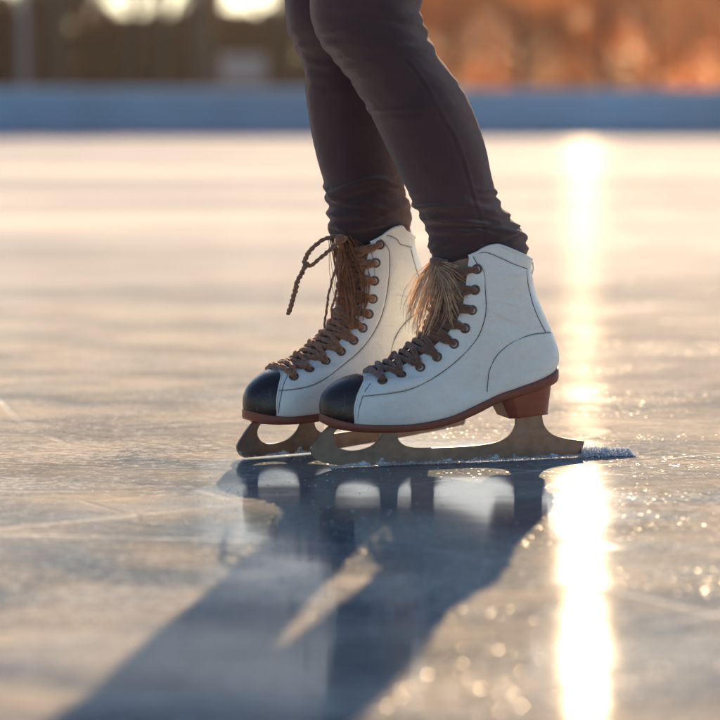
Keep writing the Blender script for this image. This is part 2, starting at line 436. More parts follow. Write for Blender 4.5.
# ------------------------------------------------------------------ trees and hedge behind
def bare_tree(seed, H, r0, mat_t, leaf=None, nleaf=0, leaf_lo=.25):
    rr = random.Random(seed)
    tr = MB(); tw = MB(); ends = []
    def branch(p, d, L, rad, lvl):
        n_ = 6 if lvl == 0 else 4
        pts = [p]; rads = [rad]
        q = p.copy(); dd = d.copy()
        for i in range(n_):
            dd = (dd + Vector((rr.uniform(-1, 1), rr.uniform(-1, 1), rr.uniform(-.4, .7))) * (.07 if lvl == 0 else .20)).normalized()
            q = q + dd * (L / n_)
            pts.append(q.copy()); rads.append(rad * (1 - .65 * (i + 1) / n_))
            if lvl < 3 and (i > 0 or lvl > 0):
                for _ in range(2 if lvl < 2 else 2):
                    az = rr.uniform(0, 6.28)
                    side = Vector((math.cos(az), math.sin(az), rr.uniform(.1, .8)))
                    nd = (dd * .45 + side).normalized()
                    branch(q.copy(), nd, L * rr.uniform(.36, .52), rads[-1] * .55, lvl + 1)
        (tr if lvl < 2 else tw).tube(pts, rads, 8 if lvl == 0 else (5 if lvl == 1 else 3), cap=False)
        if lvl >= 2: ends.append(q.copy()); ends.append(pts[len(pts) // 2])
    branch(Vector((0, 0, -.1)), Vector((0, 0, 1)), H, r0, 0)
    if leaf:
        for _ in range(nleaf):
            c = rr.choice(ends) + Vector((rr.gauss(0, .22), rr.gauss(0, .22), rr.gauss(0, .22)))
            s = rr.uniform(.05, .10)
            u = Vector((rr.gauss(0, 1), rr.gauss(0, 1), rr.gauss(0, 1))).normalized(); v = u.orthogonal().normalized()
            tw.add([c - u * s, c + v * s * .6, c + u * s, c - v * s * .6], [(0, 1, 2, 3)])
    t = tr.build('trunk', mat_t)
    c = tw.build('crown', leaf or M['twig'])
    return t, c

def plant(name, protos, x, y, rz, s, label, cat, group):
    e = empty(name, (x, y, 0), rz); e.scale = (s, s, s)
    tag(e, label, cat, group)
    for i, p in enumerate(protos):
        q = p if p.parent is None and not p.get('used') else p.copy()
        if q is p: p['used'] = 1
        else: COL.objects.link(q)
        q.parent = e
    for p in protos: pass
    return e
protoA = bare_tree(3, 8.0, .24, M['bark'])
protoB = bare_tree(9, 7.0, .17, M['bark'])
protoC = bare_tree(21, 5.6, .13, M['bark'], M['rust_leaf'], 5200)
def pxx(px, Y): return (px - 360) / F * Y
bare = [(62, 57, 0, 1.0, 'A', 'dark bare tree nearest the grey lamp post'), (128, 60, 2, .9, 'B', 'slim bare tree between the lamp post and the pale sky gap'),
        (160, 63, 4, .9, 'A', 'thick bare tree set back behind two slimmer trunks'), (206, 56, 1, 1.15, 'A', 'stout dark bare tree left of the grey notice board'),
        (-30, 58, 3, 1.0, 'B', 'bare tree left of the grey lamp post'), (292, 61, 5, 1.0, 'B', 'bare tree right behind the grey notice board'),
        (100, 68, 2.5, 1.0, 'B', 'bare tree farthest back on the dark left side'), (350, 66, 1.6, .9, 'A', 'bare tree behind the raised knees of the skater')]
for px, Y, rz, s, kd, lab in bare:
    plant('bare_tree', protoA if kd == 'A' else protoB, pxx(px, Y), Y, rz, s, lab, 'tree', 'bare trees behind the rink')
rust = [(455, 62, 0, .8, 'rust leaved tree first to the right of the skater'), (520, 57, 2, .75, 'rust leaved tree standing second to the right of the skater'),
        (600, 60, 4, .85, 'rust leaved tree in the middle of the orange group'), (655, 56, 1, .7, 'rust leaved tree near the dark right end'),
        (730, 60, 3, .9, 'rust leaved tree cut by the right edge of the photo'), (400, 70, 5, .8, 'rust leaved tree farthest back behind the legs'),
        (560, 70, 2.2, 1.0, 'rust leaved tree farthest back in the orange glow')]
for px, Y, rz, s, lab in rust:
    plant('rust_tree', protoC, pxx(px, Y), Y, rz, s, lab, 'tree', 'rust leaved trees behind the rink')

def hedge(x0, x1, y0, y1, hz, n, mat_, label, name, s0=.06, s1=.14, dips=(), hole=None, amp=.42):
    rr = random.Random(name)
    mb = MB()
    for _ in range(n):
        x = rr.uniform(x0, x1); top = hz * (1 + amp * noise.noise(Vector((x * .55, 1, 2))) + .12 * noise.noise(Vector((x * 2, 1, 5))))
        for d0, d1, dh in dips:
            if d0 < x < d1: top = min(top, dh + .5 * noise.noise(Vector((x * 2.2, 4, 4))))
        c = Vector((x, rr.uniform(y0, y1), top * rr.random() ** 1.1 + .02))
        if hole and math.hypot(c.x - hole[0], c.z - hole[1]) < hole[2]: continue
        s = rr.uniform(s0, s1)
        u = Vector((rr.gauss(0, 1), rr.gauss(0, .5), rr.gauss(0, 1))).normalized(); v = u.orthogonal().normalized()
        mb.add([c - u * s, c + v * s * .7, c + u * s, c - v * s * .7], [(0, 1, 2, 3)])
    return tag(mb.build(name, mat_), label, 'hedge', kind='stuff')
hedge(-26, .8, 64, 68, 4.6, 60000, M['hedge_leaf'], 'dark brown thicket behind the left half of the boards', 'dark_thicket', .08, .18, [(-7.6, -4.7, 3.1), (-3.9, -2.2, 3.2), (-9.7, -9.2, 3.3)])
hedge(10.2, 26, 60.5, 61.8, 4.8, 26000, M['hedge_leaf'], 'dark brown thicket at the right end of the boards', 'dark_thicket', .08, .16)
hedge(.5, 13, 62, 63.3, 5.0, 68000, M['rust_leaf'], 'orange brown thicket glowing behind the right half of the boards', 'orange_thicket', .04, .08, (), (5.78, 3.05, .26), .10)

bx = MB(); bx.box(-75, 75, -25, 100, -1, 16)
hm = bpy.data.materials.new('haze_air'); hm.use_nodes = True; hn = hm.node_tree.nodes; hn.remove(hn['Principled BSDF'])
pv = hn.new('ShaderNodeVolumePrincipled'); pv.inputs['Color'].default_value = (.95, .93, .92, 1); pv.inputs['Density'].default_value = .00018; pv.inputs['Anisotropy'].default_value = .75
hm.node_tree.links.new(pv.outputs[0], hn['Material Output'].inputs['Volume'])
tag(bx.build('haze', hm, None, False), 'thin golden evening haze over the rink', kind='stuff')

# lamp post and notice board
lp = empty('lamp_post', (pxx(27, 53), 53, 0)); tag(lp, 'grey steel lamp post behind the boards at the far left', 'lamp post')
a = MB(); a.tube([(0, 0, 0), (0, 0, 2.5), (0, 0, 5)], [.10, .08, .06], 12); a.build('pole', M['steel_post'], lp)
a = MB(); a.tube([(0, 0, 4.9), (.3, 0, 5.15), (.7, 0, 5.2)], [.04, .035, .03], 8); a.build('arm', M['steel_post'], lp)
a = MB(); a.box(.55, 1.0, -.1, .1, 5.12, 5.19); a.build('lamp_head', M['steel_post'], lp, False)
nb = empty('notice_board', (pxx(244, 52), 52, 0)); tag(nb, 'small blank grey board on two posts behind the rink boards', 'board')
a = MB(); a.box(-.5, .5, -.02, .02, 1.1, 1.72); a.build('face', M['board_grey'], nb, False)
for s in (-1, 1):
    a = MB(); a.box(s * .45 - .03, s * .45 + .03, .025, .085, 0, 1.75); a.build('post', M['steel_post'], nb, False)

# ------------------------------------------------------------------ skates
G1 = ground(345, 466); G2 = ground(583, 456)
ang1 = math.atan2(G2.y - G1.y, G2.x - G1.x)
FR = Frame(G1, ang1)
RR = Frame(ground(266, 457.5) + Vector((0, .012, 0)), ang1 + R(14))

def build_skate(fr, T, eyelets, label, side_sign, warm, edge_pts, seamB):
    """T maps a pixel of the near skate to this skate's pixel"""
    L0 = lambda q, lat=0.0: fr.loc(*T(*q), lat)
    XZ = lambda pts, lat=0.0: [L0(p, lat) for p in pts]
    root = empty('ice_skate', tuple(fr.O), fr.ang)
    tag(root, label, 'ice skate', 'white leather ice skates worn by the skater')
    sole_top = XZ([(318, 413), (322.5, 415), (335, 418.7), (355, 421.3), (397.5, 421), (422.5, 418), (445, 412.5), (465, 403.7), (490, 392), (506, 386.5), (534, 376.5), (554, 368), (562, 364)])
    sole_bot = XZ([(318, 419), (322.5, 422.5), (328, 425.5), (342.5, 427.5), (382.5, 428), (420, 425), (442.5, 420), (465, 411.5), (490, 399.5), (517, 391), (548, 381), (554, 377), (562, 374)])
    top = XZ([(320, 262), (430, 261), (452, 257), (466, 251), (470, 248.3), (477, 244.9), (484, 243.6), (490, 244.2), (505, 250), (523.7, 257.5), (530, 259.5), (545, 263), (570, 267)])
    def itp(tab):
        c = np.array(catmull(tab, 5)); o_ = np.argsort(c[:, 0]); c = c[o_]
        return lambda x: float(np.interp(x, c[:, 0], c[:, 1]))
    sz, sb, tz = itp(sole_top), itp(sole_bot), itp(top)
    def t_of(x, z): return (z - sz(x)) / (tz(x) - sz(x))
    def prof(pts):
        c = [(t_of(x, z), x) for x, z in catmull(XZ(pts), 6)]
        c.sort(); c = np.array(c)
        return lambda t: float(np.interp(t, c[:, 0], c[:, 1]))
    xf = prof([(322, 416), (320.8, 407), (322.5, 397), (329, 388), (341, 380), (355, 376), (371, 373), (386, 365), (402, 355), (418, 342), (430, 326), (436, 308), (438, 290), (438, 274), (437, 259)])
    xb = prof([(555, 368), (557.3, 358.5), (556.7, 348), (551.5, 332.4), (543, 313), (534.5, 292.5), (529.8, 272), (529.8, 262), (530, 256)])
    W = .0 ; xlen = xb(0) - xf(0)
    def hw(x, t):
        t = max(0.0, min(1.0, t)); a, b = xf(t), xb(t)
        if x <= a or x >= b: return 0.0
        u = (x - xf(0)) / xlen
        foot = float(np.interp(u, [0, .15, .3, .5, .7, .85, 1], [.036, .042, .043, .0365, .033, .0335, .033]))
        shaft = float(np.interp(t, [0, .2, .45, .7, 1], [0, .032, .0335, .038, .0415]))
        k = min(1, max(0, (t - .15) / .35)); k = k * k * (3 - 2 * k)
        wid = foot * (1 - k) + shaft * k
        rf = float(np.interp(t, [0, .15, .3, .55, .8, 1], [.056, .060, .068, .060, .050, .050]))
        rb = float(np.interp(t, [0, .3, 1], [.036, .042, .052]))
        s = .5 * (b - a)
        rf = min(rf, s * 1.15); rb = min(rb, (b - a) - .0001)
        fa = min(1, (x - a) / rf); fb = min(1, (b - x) / rb)
        y = wid * math.sqrt(max(0, 1 - (1 - fa) ** 2.1)) * math.sqrt(max(0, 1 - (1 - fb) ** 2.1))
        tuck = max(0, 1 - t / .07)
        return y * (1 - .07 * tuck * tuck)
    def Z(x, t): return sz(x) * (1 - t) + tz(x) * t
    def S(x, t, sd): return Vector((x, sd * hw(x, t), Z(x, t)))
    # seams in side view (x, z)
    cap_line = [(369, 375.2), (363.5, 381), (358, 389), (354, 397.5), (351.5, 409), (352.5, 423)]
    seams = {
        'toe_seam': [(370.5, 383), (364, 391), (359.5, 401), (357, 411), (356.3, 420.3)],
        'eyestay_seam': seamB,
        'counter_seam': [(487, 392), (488, 380), (490, 369), (497.7, 355), (511.6, 343), (530.7, 335), (551.5, 333.3), (555, 333.5)],
        'collar_seam': [(471, 255.5), (478, 252.6), (486, 252.6), (499.5, 258), (513, 264), (525.5, 268), (530, 269.5)],
        'back_seam': [(528, 271), (530, 287), (534.8, 306), (541.6, 321), (548.5, 333)],
    }
    seam_xz = {}
    for nm, pts in seams.items():
        src = pts if nm != 'eyestay_seam' else None
        if nm == 'eyestay_seam': c = [fr.loc(p[0], p[1], .03) for p in seamB]
        else: c = XZ(pts, .033 if nm != 'toe_seam' else .03)
        seam_xz[nm] = catmull(c, 8)
    allseg = []
    for c in seam_xz.values():
        for p, q in zip(c[:-1], c[1:]): allseg.append((p, q))
    A_ = np.array([s_[0] for s_ in allseg]); B_ = np.array([s_[1] for s_ in allseg])
    def seamdist(P):
        P = np.array(P)[:, [0, 2]]
        out = np.full(len(P), 9.0)
        for a_, b_ in zip(A_, B_):
            ab = b_ - a_; L2 = ab.dot(ab) + 1e-12
            tt = np.clip(((P - a_) @ ab) / L2, 0, 1)
            d = np.linalg.norm(P - a_ - tt[:, None] * ab, axis=1)
            out = np.minimum(out, d)
        return out
    # opening edge
    ec = [fr.loc(p[0], p[1], .018 + .014 * i / (len(edge_pts) - 1)) for i, p in enumerate(edge_pts)]
    ec = catmull(ec, 5)
    et = sorted((t_of(x, z), x) for x, z in ec); et = np.array(et)
    t_open = et[0, 0]
    def xedge(t):
        if t < t_open: return xf(t)
        return max(xf(t), float(np.interp(t, et[:, 0], et[:, 1])))
    ts = sorted(set(list(np.linspace(0, .36, 90)) + list(np.linspace(.36, 1, 110))))
    NU = 110
    V, Fc = [], []
    for t in ts:
        a, b = xedge(t), xb(t)
        row = []
        for i in range(NU + 1):
            u = i / NU; row.append(a + (b - a) * (1 - math.cos(math.pi * u)) / 2)
        for x in row: V.append(S(x, t, -1))
        for x in row[-2::-1]: V.append(S(x, t, 1))
    n_ = 2 * NU + 1
    for j in range(len(ts) - 1):
        for i in range(n_ - 1):
            Fc.append((j * n_ + i, j * n_ + i + 1, (j + 1) * n_ + i + 1, (j + 1) * n_ + i))
    d = seamdist(V)
    CRX, CRZ = L0((497, 312))
    def inside(P, poly):
        P = np.array(P)[:, [0, 2]]; r_ = np.zeros(len(P), bool); q = poly[-1]
        for p in poly:
            c_ = ((p[1] > P[:, 1]) != (q[1] > P[:, 1])) & (P[:, 0] < (q[0] - p[0]) * (P[:, 1] - p[1]) / (q[1] - p[1] + 1e-12) + p[0])
            r_ ^= c_; q = p
        return r_
    cs = [tuple(p) for p in seam_xz['counter_seam']]; es_ = [tuple(p) for p in seam_xz['eyestay_seam']]
    in1 = inside(V, cs + [(cs[-1][0] + .05, cs[-1][1]), (cs[-1][0] + .05, cs[0][1] - .03), (cs[0][0], cs[0][1] - .03)])
    in2 = inside(V, es_ + [(es_[-1][0] - .03, es_[-1][1] + .03), (es_[0][0] - .10, es_[-1][1] + .03), (es_[0][0] - .10, es_[0][1])])
    stp = (in1 | in2) * np.clip(d / .0009, 0, 1) * .0007
    VV = []
    for v, dd, st_ in zip(V, d, stp):
        gk = math.exp(-(dd / .0011) ** 2)
        wr = .0010 * noise.noise(Vector((v.x * 22, v.y * 18, v.z * 40))) + .0005 * noise.noise(Vector((v.x * 70, 0, v.z * 90)))
        ez = (v.z - CRZ) / .022; exx = (v.x - CRX) / .030
        if ez * ez < 6 and exx * exx < 6:
            cr_ = noise.noise(Vector((v.x * 20, 5, (v.z + .35 * v.x) * 115)))
            wr -= .0016 * math.exp(-ez * ez - exx * exx) * max(0, 1 - abs(cr_) * 4.5)
        # creases at the ankle bend
        dy = (wr - .0010 * gk + st_)
        VV.append(Vector((v.x, v.y + (dy if v.y > 0 else -dy) * min(1, abs(v.y) / .01), v.z)))
    up = mesh_obj('boot', VV, Fc, M['leather'], root)
    bm = bmesh.new(); bm.from_mesh(up.data); bmesh.ops.remove_doubles(bm, verts=bm.verts, dist=2e-5); bmesh.ops.recalc_face_normals(bm, faces=bm.faces)
    # make sure normals look outwards
    f0 = max(bm.faces, key=lambda f: -f.calc_center_median().y)
    if f0.normal.y > 0: bmesh.ops.reverse_faces(bm, faces=bm.faces)
    bm.to_mesh(up.data); bm.free()
    for p in up.data.polygons: p.use_smooth = True
    up.data.materials.append(M['lining'])
    so_ = up.modifiers.new('thick', 'SOLIDIFY'); so_.thickness = .0028; so_.offset = -1; so_.material_offset = 1; so_.material_offset_rim = 0
    # tongue
    V, Fc = [], []
    tt = [t for t in ts if t > t_open - .02] 
    NT = 30
    for t in tt:
        a = xf(t); b = min(xb(t), xedge(max(t, t_open)) + .012)
        row = [a + (b - a) * (i / NT) ** 2 for i in range(NT + 1)]
        for sd, rw in ((-1, row[::-1]), (1, row[1:])):
            for x in rw:
                y = hw(x, t)
                V.append(Vector((x + .0015, sd * max(0, y - .0032), Z(x, t) - .001)))
    n_ = 2 * NT + 1
    for j in range(len(tt) - 1):
        for i in range(n_ - 1): Fc.append((j * n_ + i, j * n_ + i + 1, (j + 1) * n_ + i + 1, (j + 1) * n_ + i))
    tg = mesh_obj('tongue', V, Fc, M['tongue'], root)
    s2 = tg.modifiers.new('thick', 'SOLIDIFY'); s2.thickness = .002; s2.offset = 0
    # toe cap
    cp = catmull(XZ(cap_line, .025), 6)
    ct = sorted((t_of(x, z), x) for x, z in cp); ct = np.array(ct)
    V, Fc, rim = [], [], [[], []]
    tcap = [t for t in np.linspace(0, .34, 130) if xf(t) < float(np.interp(t, ct[:, 0], ct[:, 1])) - 1e-5 and t <= ct[-1, 0]]
    NC = 46
    for t in tcap:
        a, b = xf(t), float(np.interp(t, ct[:, 0], ct[:, 1]))
        row = [a + (b - a) * (i / NC) ** 2 for i in range(NC + 1)]
        for x in row[::-1]: V.append(S(x, t, -1))
        for x in row[1:]: V.append(S(x, t, 1))
        rim[0].append(S(b + .0006, t, -1) + Vector((0, -.0006, 0))); rim[1].append(S(b + .0006, t, 1) + Vector((0, .0006, 0)))
    n_ = 2 * NC + 1
    for j in range(len(tcap) - 1):
        for i in range(n_ - 1): Fc.append((j * n_ + i, j * n_ + i + 1, (j + 1) * n_ + i + 1, (j + 1) * n_ + i))
    cap = mesh_obj('toe_cap', V, Fc, M['cap'], root)
    bm = bmesh.new(); bm.from_mesh(cap.data); bmesh.ops.remove_doubles(bm, verts=bm.verts, dist=2e-5); bmesh.ops.recalc_face_normals(bm, faces=bm.faces)
    f0 = min(bm.faces, key=lambda f: f.calc_center_median().y)
    if f0.normal.y > 0: bmesh.ops.reverse_faces(bm, faces=bm.faces)
    bm.to_mesh(cap.data); bm.free()
    for p in cap.data.polygons: p.use_smooth = True
    s3 = cap.modifiers.new('thick', 'SOLIDIFY'); s3.thickness = .0013; s3.offset = 1
    for r0 in rim:
        pp = MB(); pp.tube(r0, .0010, 8); pp.build('piping', M['leather'], cap)
    # stitching
    for nm, c in seam_xz.items():
        for sd in (-1, 1):
            mb = MB(); pts = []
            for x, z in c:
                t = t_of(x, z)
                if t < 0 or t > 1: continue
                pts.append(S(x, t, sd) + Vector((0, sd * -.00025, 0)))
            if len(pts) > 2:
                mb.tube(pts, .00034, 6); mb.build(nm, M['stitch'], up)
    # collar rolled rim
    mb = MB(); pts = []
    a, b = xedge(1.0), xb(1.0)
    row = [a + (b - a) * (1 - math.cos(math.pi * i / 60)) / 2 for i in range(61)]
    pts = [S(x, 1, -1) + Vector((0, .0014, 0)) for x in row[:-1]] + [Vector((b - .0014, 0, Z(b, 1)))] + [S(x, 1, 1) - Vector((0, .0014, 0)) for x in row[-2::-1]]
    mb.tube(pts, .0019, 10); mb.build('collar_rim', M['leather'], up)
    # pull tab at the back of the collar
    mb = MB(); q = L0((531, 268)); mb.tube([(q[0] - .004, 0, q[1] + .008), (q[0] + .0012, 0, q[1] + .006), (q[0] + .0022, 0, q[1]), (q[0] + .0008, 0, q[1] - .006), (q[0] - .002, 0, q[1] - .008)], .0016, 8)
    mb.build('pull_tab', M['leather'], up)
    # sole
    mb = MB(); a, b = xf(0) - .0022, xb(0) + .0018
    NS = 90; V = []; Fc = []
    for i in range(NS + 1):
        x = a + (b - a) * (1 - math.cos(math.pi * i / NS)) / 2
        xi = xf(.02) + (x - a) / (b - a) * (xb(.02) - xf(.02))
        y = hw(xi, .02) * .97 + .0030 * min(1, math.sin(math.pi * i / NS) * 4)
        z1, z0 = sz(x) + .0012, sb(x)
        y2 = max(0, y - .0015)
        V += [(x, -max(0, y - .0008), z1), (x, -y, z1 - .001), (x, -y, z0 + .0015), (x, -y2, z0), (x, y2, z0), (x, y, z0 + .0015), (x, y, z1 - .001), (x, max(0, y - .0008), z1)]
    for i in range(NS):
        for k_ in range(8):
            p, q = i * 8 + k_, i * 8 + (k_ + 1) % 8
            Fc.append((p, q, q + 8, p + 8))
    mesh_obj('sole', V, Fc, M['sole'], root, True)
    # heel block
    tl, tr_ = L0((493.5, 398))[0], L0((550, 380))[0]
    (bl, zb), (br, zb2) = L0((503, 416.5)), L0((546, 410.5))
    V, Fc = [], []
    NH = 40
    lev = [0, .04, .96, 1]
    for k_, lv in enumerate(lev):
        x0, x1 = tl + (bl - tl) * lv, tr_ + (br - tr_) * lv
        ring = []
        for i in range(NH + 1):
            u = (1 - math.cos(math.pi * i / NH)) / 2
            x = x0 + (x1 - x0) * u
            y = (.0325 - .004 * lv) * math.sqrt(max(0, 1 - max(0, (u - .35) / .65) ** 2.6)) * min(1, .75 + u * 1.5)
            if lv in (0, 1): y -= .0006 if lv else 0
            zt = sb(x) + .0015; zz = zb + (zb2 - zb) * u
            ring.append((x, y, zt + (zz - zt) * lv))
        V += [(x, -y, z) for x, y, z in ring] + [(x, y, z) for x, y, z in ring[::-1]]
    n_ = 2 * (NH + 1)
    for j in range(3):
        for i in range(n_): Fc.append((j * n_ + i, j * n_ + (i + 1) % n_, (j + 1) * n_ + (i + 1) % n_, (j + 1) * n_ + i))
    for i in range(NH): Fc.append((3 * n_ + i, 3 * n_ + i + 1, 3 * n_ + n_ - 2 - i, 3 * n_ + n_ - 1 - i))
    hb = mesh_obj('heel', V, Fc, M['heel'], root, True)
    es = hb.modifiers.new('b', 'EDGE_SPLIT'); es.split_angle = R(40)
    # mounting plates
    def plate(pts, w_, th):
        V = []; Fc = []
        P = catmull(XZ(pts), 6)
        for x, z in P: V += [(x, -w_, z), (x, w_, z), (x, w_, z - th), (x, -w_, z - th)]
        for i in range(len(P) - 1):
            for k_ in range(4): Fc.append((i * 4 + k_, i * 4 + (k_ + 1) % 4, i * 4 + 4 + (k_ + 1) % 4, i * 4 + 4 + k_))
        Fc += [(0, 1, 2, 3), tuple(len(V) - 4 + k_ for k_ in range(4))]
        mesh_obj('mounting_plate', V, Fc, M['blade'], root, False)
    plate([(512, 415), (527, 413.2), (543, 410.8)], .016, .0022)
    plate([(331, 426.2), (345, 427.4), (365, 427.8), (383, 427.8), (400, 427.2)], .012, .0016)
    # blade
    seq = [(329, 426), (322.5, 432), (316, 440), (311.3, 446.5), (310.5, 450), (312.3, 456), (317, 460), (325, 463), (336, 464.8), (347.5, 465.6), (370, 465.6), (392, 464.8), (435, 463), (490, 460.8), (540, 458.2), (579, 455.4)]
    blade_a = catmull(seq, 4)
    tail = [(580.5, 454), (584, 441.6), (582.5, 440.6)]
    b2 = catmull([(582.5, 440.6), (569, 438.8), (558, 436.4), (551, 433.5), (545.5, 428), (542.5, 421), (541.5, 411)], 4)
    b3 = catmull([(514.5, 414), (515.3, 420), (514.3, 427), (508, 436), (496, 442), (480, 444.8), (465, 446.2), (440, 447.4), (418, 447.8), (407, 446.2), (400, 442), (397, 436), (396.8, 426.5)], 4)
    b4 = catmull([(383, 426.5), (381.5, 433), (378, 440), (371, 446), (360, 449.6), (348, 450.2), (339, 447.6), (334, 442), (333, 436), (335.5, 430.5), (341, 426)], 4)
    pts = [tuple(p) for p in blade_a] + tail[:2] + [tuple(p) for p in b2] + [tuple(p) for p in b3] + [tuple(p) for p in b4]
    bm = bmesh.new(); vs = []
    last = None
    for p in pts:
        x, z = L0(p); z = max(z, 0.0002)
        if last and math.hypot(x - last[0], z - last[1]) < 3e-4: continue
        last = (x, z); vs.append(bm.verts.new((x, -.0021, z)))
    f = bm.faces.new(vs)
    r = bmesh.ops.extrude_face_region(bm, geom=[f])
    bmesh.ops.translate(bm, verts=[g_ for g_ in r['geom'] if isinstance(g_, bmesh.types.BMVert)], vec=(0, .0042, 0))
    bmesh.ops.recalc_face_normals(bm, faces=bm.faces)
    big = [fc for fc in bm.faces if len(fc.verts) > 10]
    eds = set(e_ for fc in big for e_ in fc.edges)
    bmesh.ops.bevel(bm, geom=list(eds), offset=.0005, segments=2, affect='EDGES')
    bmesh.ops.triangulate(bm, faces=[fc for fc in bm.faces if len(fc.verts) > 4])
    me = bpy.data.meshes.new('blade'); bm.to_mesh(me); bm.free(); me.materials.append(M['blade'])
    bo = bpy.data.objects.new('blade', me); COL.objects.link(bo); bo.parent = root
    # eyelets and laces
    E_ = []
    for p in eyelets:
        x, z = fr.loc(p[0], p[1], .028)
        for _ in range(3):
            t = t_of(x, z); y = hw(x, t); x, z = fr.loc(p[0], p[1], y)
        E_.append((x, t_of(x, z)))
    LM = M['lace_warm'] if warm else M['lace']
    def nrm(x, t, sd):
        h_ = .0015
        a_ = S(x + h_, t, sd) - S(x - h_, t, sd); b_ = S(x, t + .012, sd) - S(x, t - .012, sd)
        nn = a_.cross(b_).normalized()
        if nn.y * sd < 0: nn = -nn
        return nn
    for (x, t) in E_:
        for sd in (-1, 1):
            c = S(x, t, sd); nn = nrm(x, t, sd)
            u = nn.orthogonal().normalized(); v = nn.cross(u)
            mb = MB()
            ring = [c + nn * .0006 + (u * math.cos(k_ * math.pi / 10) + v * math.sin(k_ * math.pi / 10)) * .0046 for k_ in range(21)]
            mb.tube(ring, .0012, 8, cap=False)
            ey = mb.build('eyelet', M['eyelet'], up)
    def fnorm(t):
        a_ = Vector((xf(t + .02), 0, Z(xf(t + .02), min(1, t + .02)))) - Vector((xf(t - .02), 0, Z(xf(t - .02), t - .02)))
        nn = Vector((-a_.z, 0, a_.x)).normalized()
        return nn if nn.x < 0 else -nn
    mb = MB(); rr = random.Random(len(eyelets)); n_e = len(E_)
    CEN = []
    for (x, t) in E_:
        best = min(((xf(q) - x) ** 2 + (Z(xf(q), q) - Z(x, t)) ** 2, q) for q in np.linspace(.15, .98, 300))
        CEN.append((xf(best[1]), Z(xf(best[1]), best[1])))
    def cross(i, j, sd, lift, rad):
        pts, rads = [], []
        (xa, ta), (xb_, tb) = E_[i], E_[j]
        for k_ in range(29):
            s_ = -1 + 2 * k_ / 28
            f_ = (s_ + 1) / 2
            q = abs(s_); te = ta if s_ < 0 else tb; xe = xa if s_ < 0 else xb_
            ci, cj = CEN[i], CEN[j]; cx_, cz_ = (ci[0] + cj[0]) / 2, (ci[1] + cj[1]) / 2
            ql = q ** 1.7
            x = cx_ + (xe - cx_) * ql; zz = cz_ + (Z(xe, te) - cz_) * ql
            t = t_of(x, zz); a_ = xf(t); x = max(x, a_ + 1e-5)
            side = sd * (1 if s_ > 0 else -1)
            nn = nrm(max(x, a_ + .003), t, side) * q + fnorm(t) * (1 - q); nn.normalize()
            out = rad * (.75 + lift * math.cos(s_ * math.pi / 2) ** 2) + .0004
            if q > .93: out *= (1 - q) / .07 * 1.2 - .2
            y = side * hw(x, t)
            pts.append(Vector((x, y, Z(x, t))) + nn * out + Vector((rr.gauss(0, 1), rr.gauss(0, 1), rr.gauss(0, 1))) * .00035)
            rads.append(rad * (1 + .16 * math.sin(k_ * 1.3 + i * 2.1) + .07 * rr.gauss(0, 1)))
        mb.tube(pts, rads, 10, flat=1.0)
    for i in range(n_e - 1):
        rad = .0031
        cross(i, i + 1, 1, .9, rad); cross(i, i + 1, -1, .2, rad * .97)
    cross(0, 0, 1, .3, .0030); cross(n_e - 1, n_e - 1, 1, .4, .0033)
    for i in range(n_e):
        if i % 2 == 0 or True: cross(i, i, 1, .1, .0029)
    lace = mb.build('lace', LM, root)
    return root, dict(lace=lace, S=S, xf=xf, Z=Z, hw=hw, E=E_)

ey1 = [(382.5, 381), (401.3, 375), (420.2, 367.4), (437, 357), (454, 343.8), (465, 328.3), (472, 310), (475, 289.8), (477, 269)]
edge1 = [(365, 374.3), (374, 374.6), (384, 373.3), (398, 367.5), (413, 360), (429, 350), (444, 337), (455, 322), (461, 306), (464, 288), (465.5, 270), (467, 257), (469, 250), (470, 246)]
seam1 = [(362.5, 395.5), (385, 392.6), (410, 387.5), (435, 375.5), (457.5, 359), (475, 340), (482, 324), (484.5, 308), (483, 288.6), (481.5, 272), (474, 262), (471, 256)]
sk1, D1 = build_skate(FR, lambda x, y: (x, y), ey1, 'white skate with black toe cap and pale tassel, nearer the camera', -1, False, edge1, seam1)

ey2 = [(293.9, 376.7), (310, 369.7), (325.8, 361.4), (341, 351.7), (353.6, 340.6), (362.8, 328), (368.9, 314.2), (373, 298.9), (374.4, 280.8), (375.8, 262.8), (380, 244.7)]
def T2(x, y):
    X = 244 + .895 * (x - 322) - .095 * max(0, x - 430)
    Y = 456.8 - (465.6 - y) if y > 421 else 412.2 - (421 - y) * (.985 if y < 378 else 1 - .015 * (421 - y) / 43)
    k_ = max(0, min(1, (360 - y) / 100)); X -= 6 * k_
    if x > 500: X -= 7 * max(0, min(1, (340 - y) / 80))
    Y -= .125 * (X - 277)          # the trailing foot rocks forward on its blade
    return X + 3.0, Y + 1.0
edge2 = [(278.5, 370.8), (289, 370), (302, 364), (317, 356.5), (332, 347), (345, 336), (354, 323), (360, 309), (363.5, 294), (365, 278), (366.5, 262), (369, 247), (370.5, 238), (371.5, 231), (372, 226)]
seam2 = [(275, 391), (292, 388.5), (312, 382.5), (338, 366), (360.6, 348), (377, 324), (384, 300), (386.5, 275), (385.6, 252), (381, 243), (376, 238)]
sk2, D2 = build_skate(RR, T2, ey2, 'white skate with brown bow lace, farther behind and on the left', 1, True, edge2, seam2)

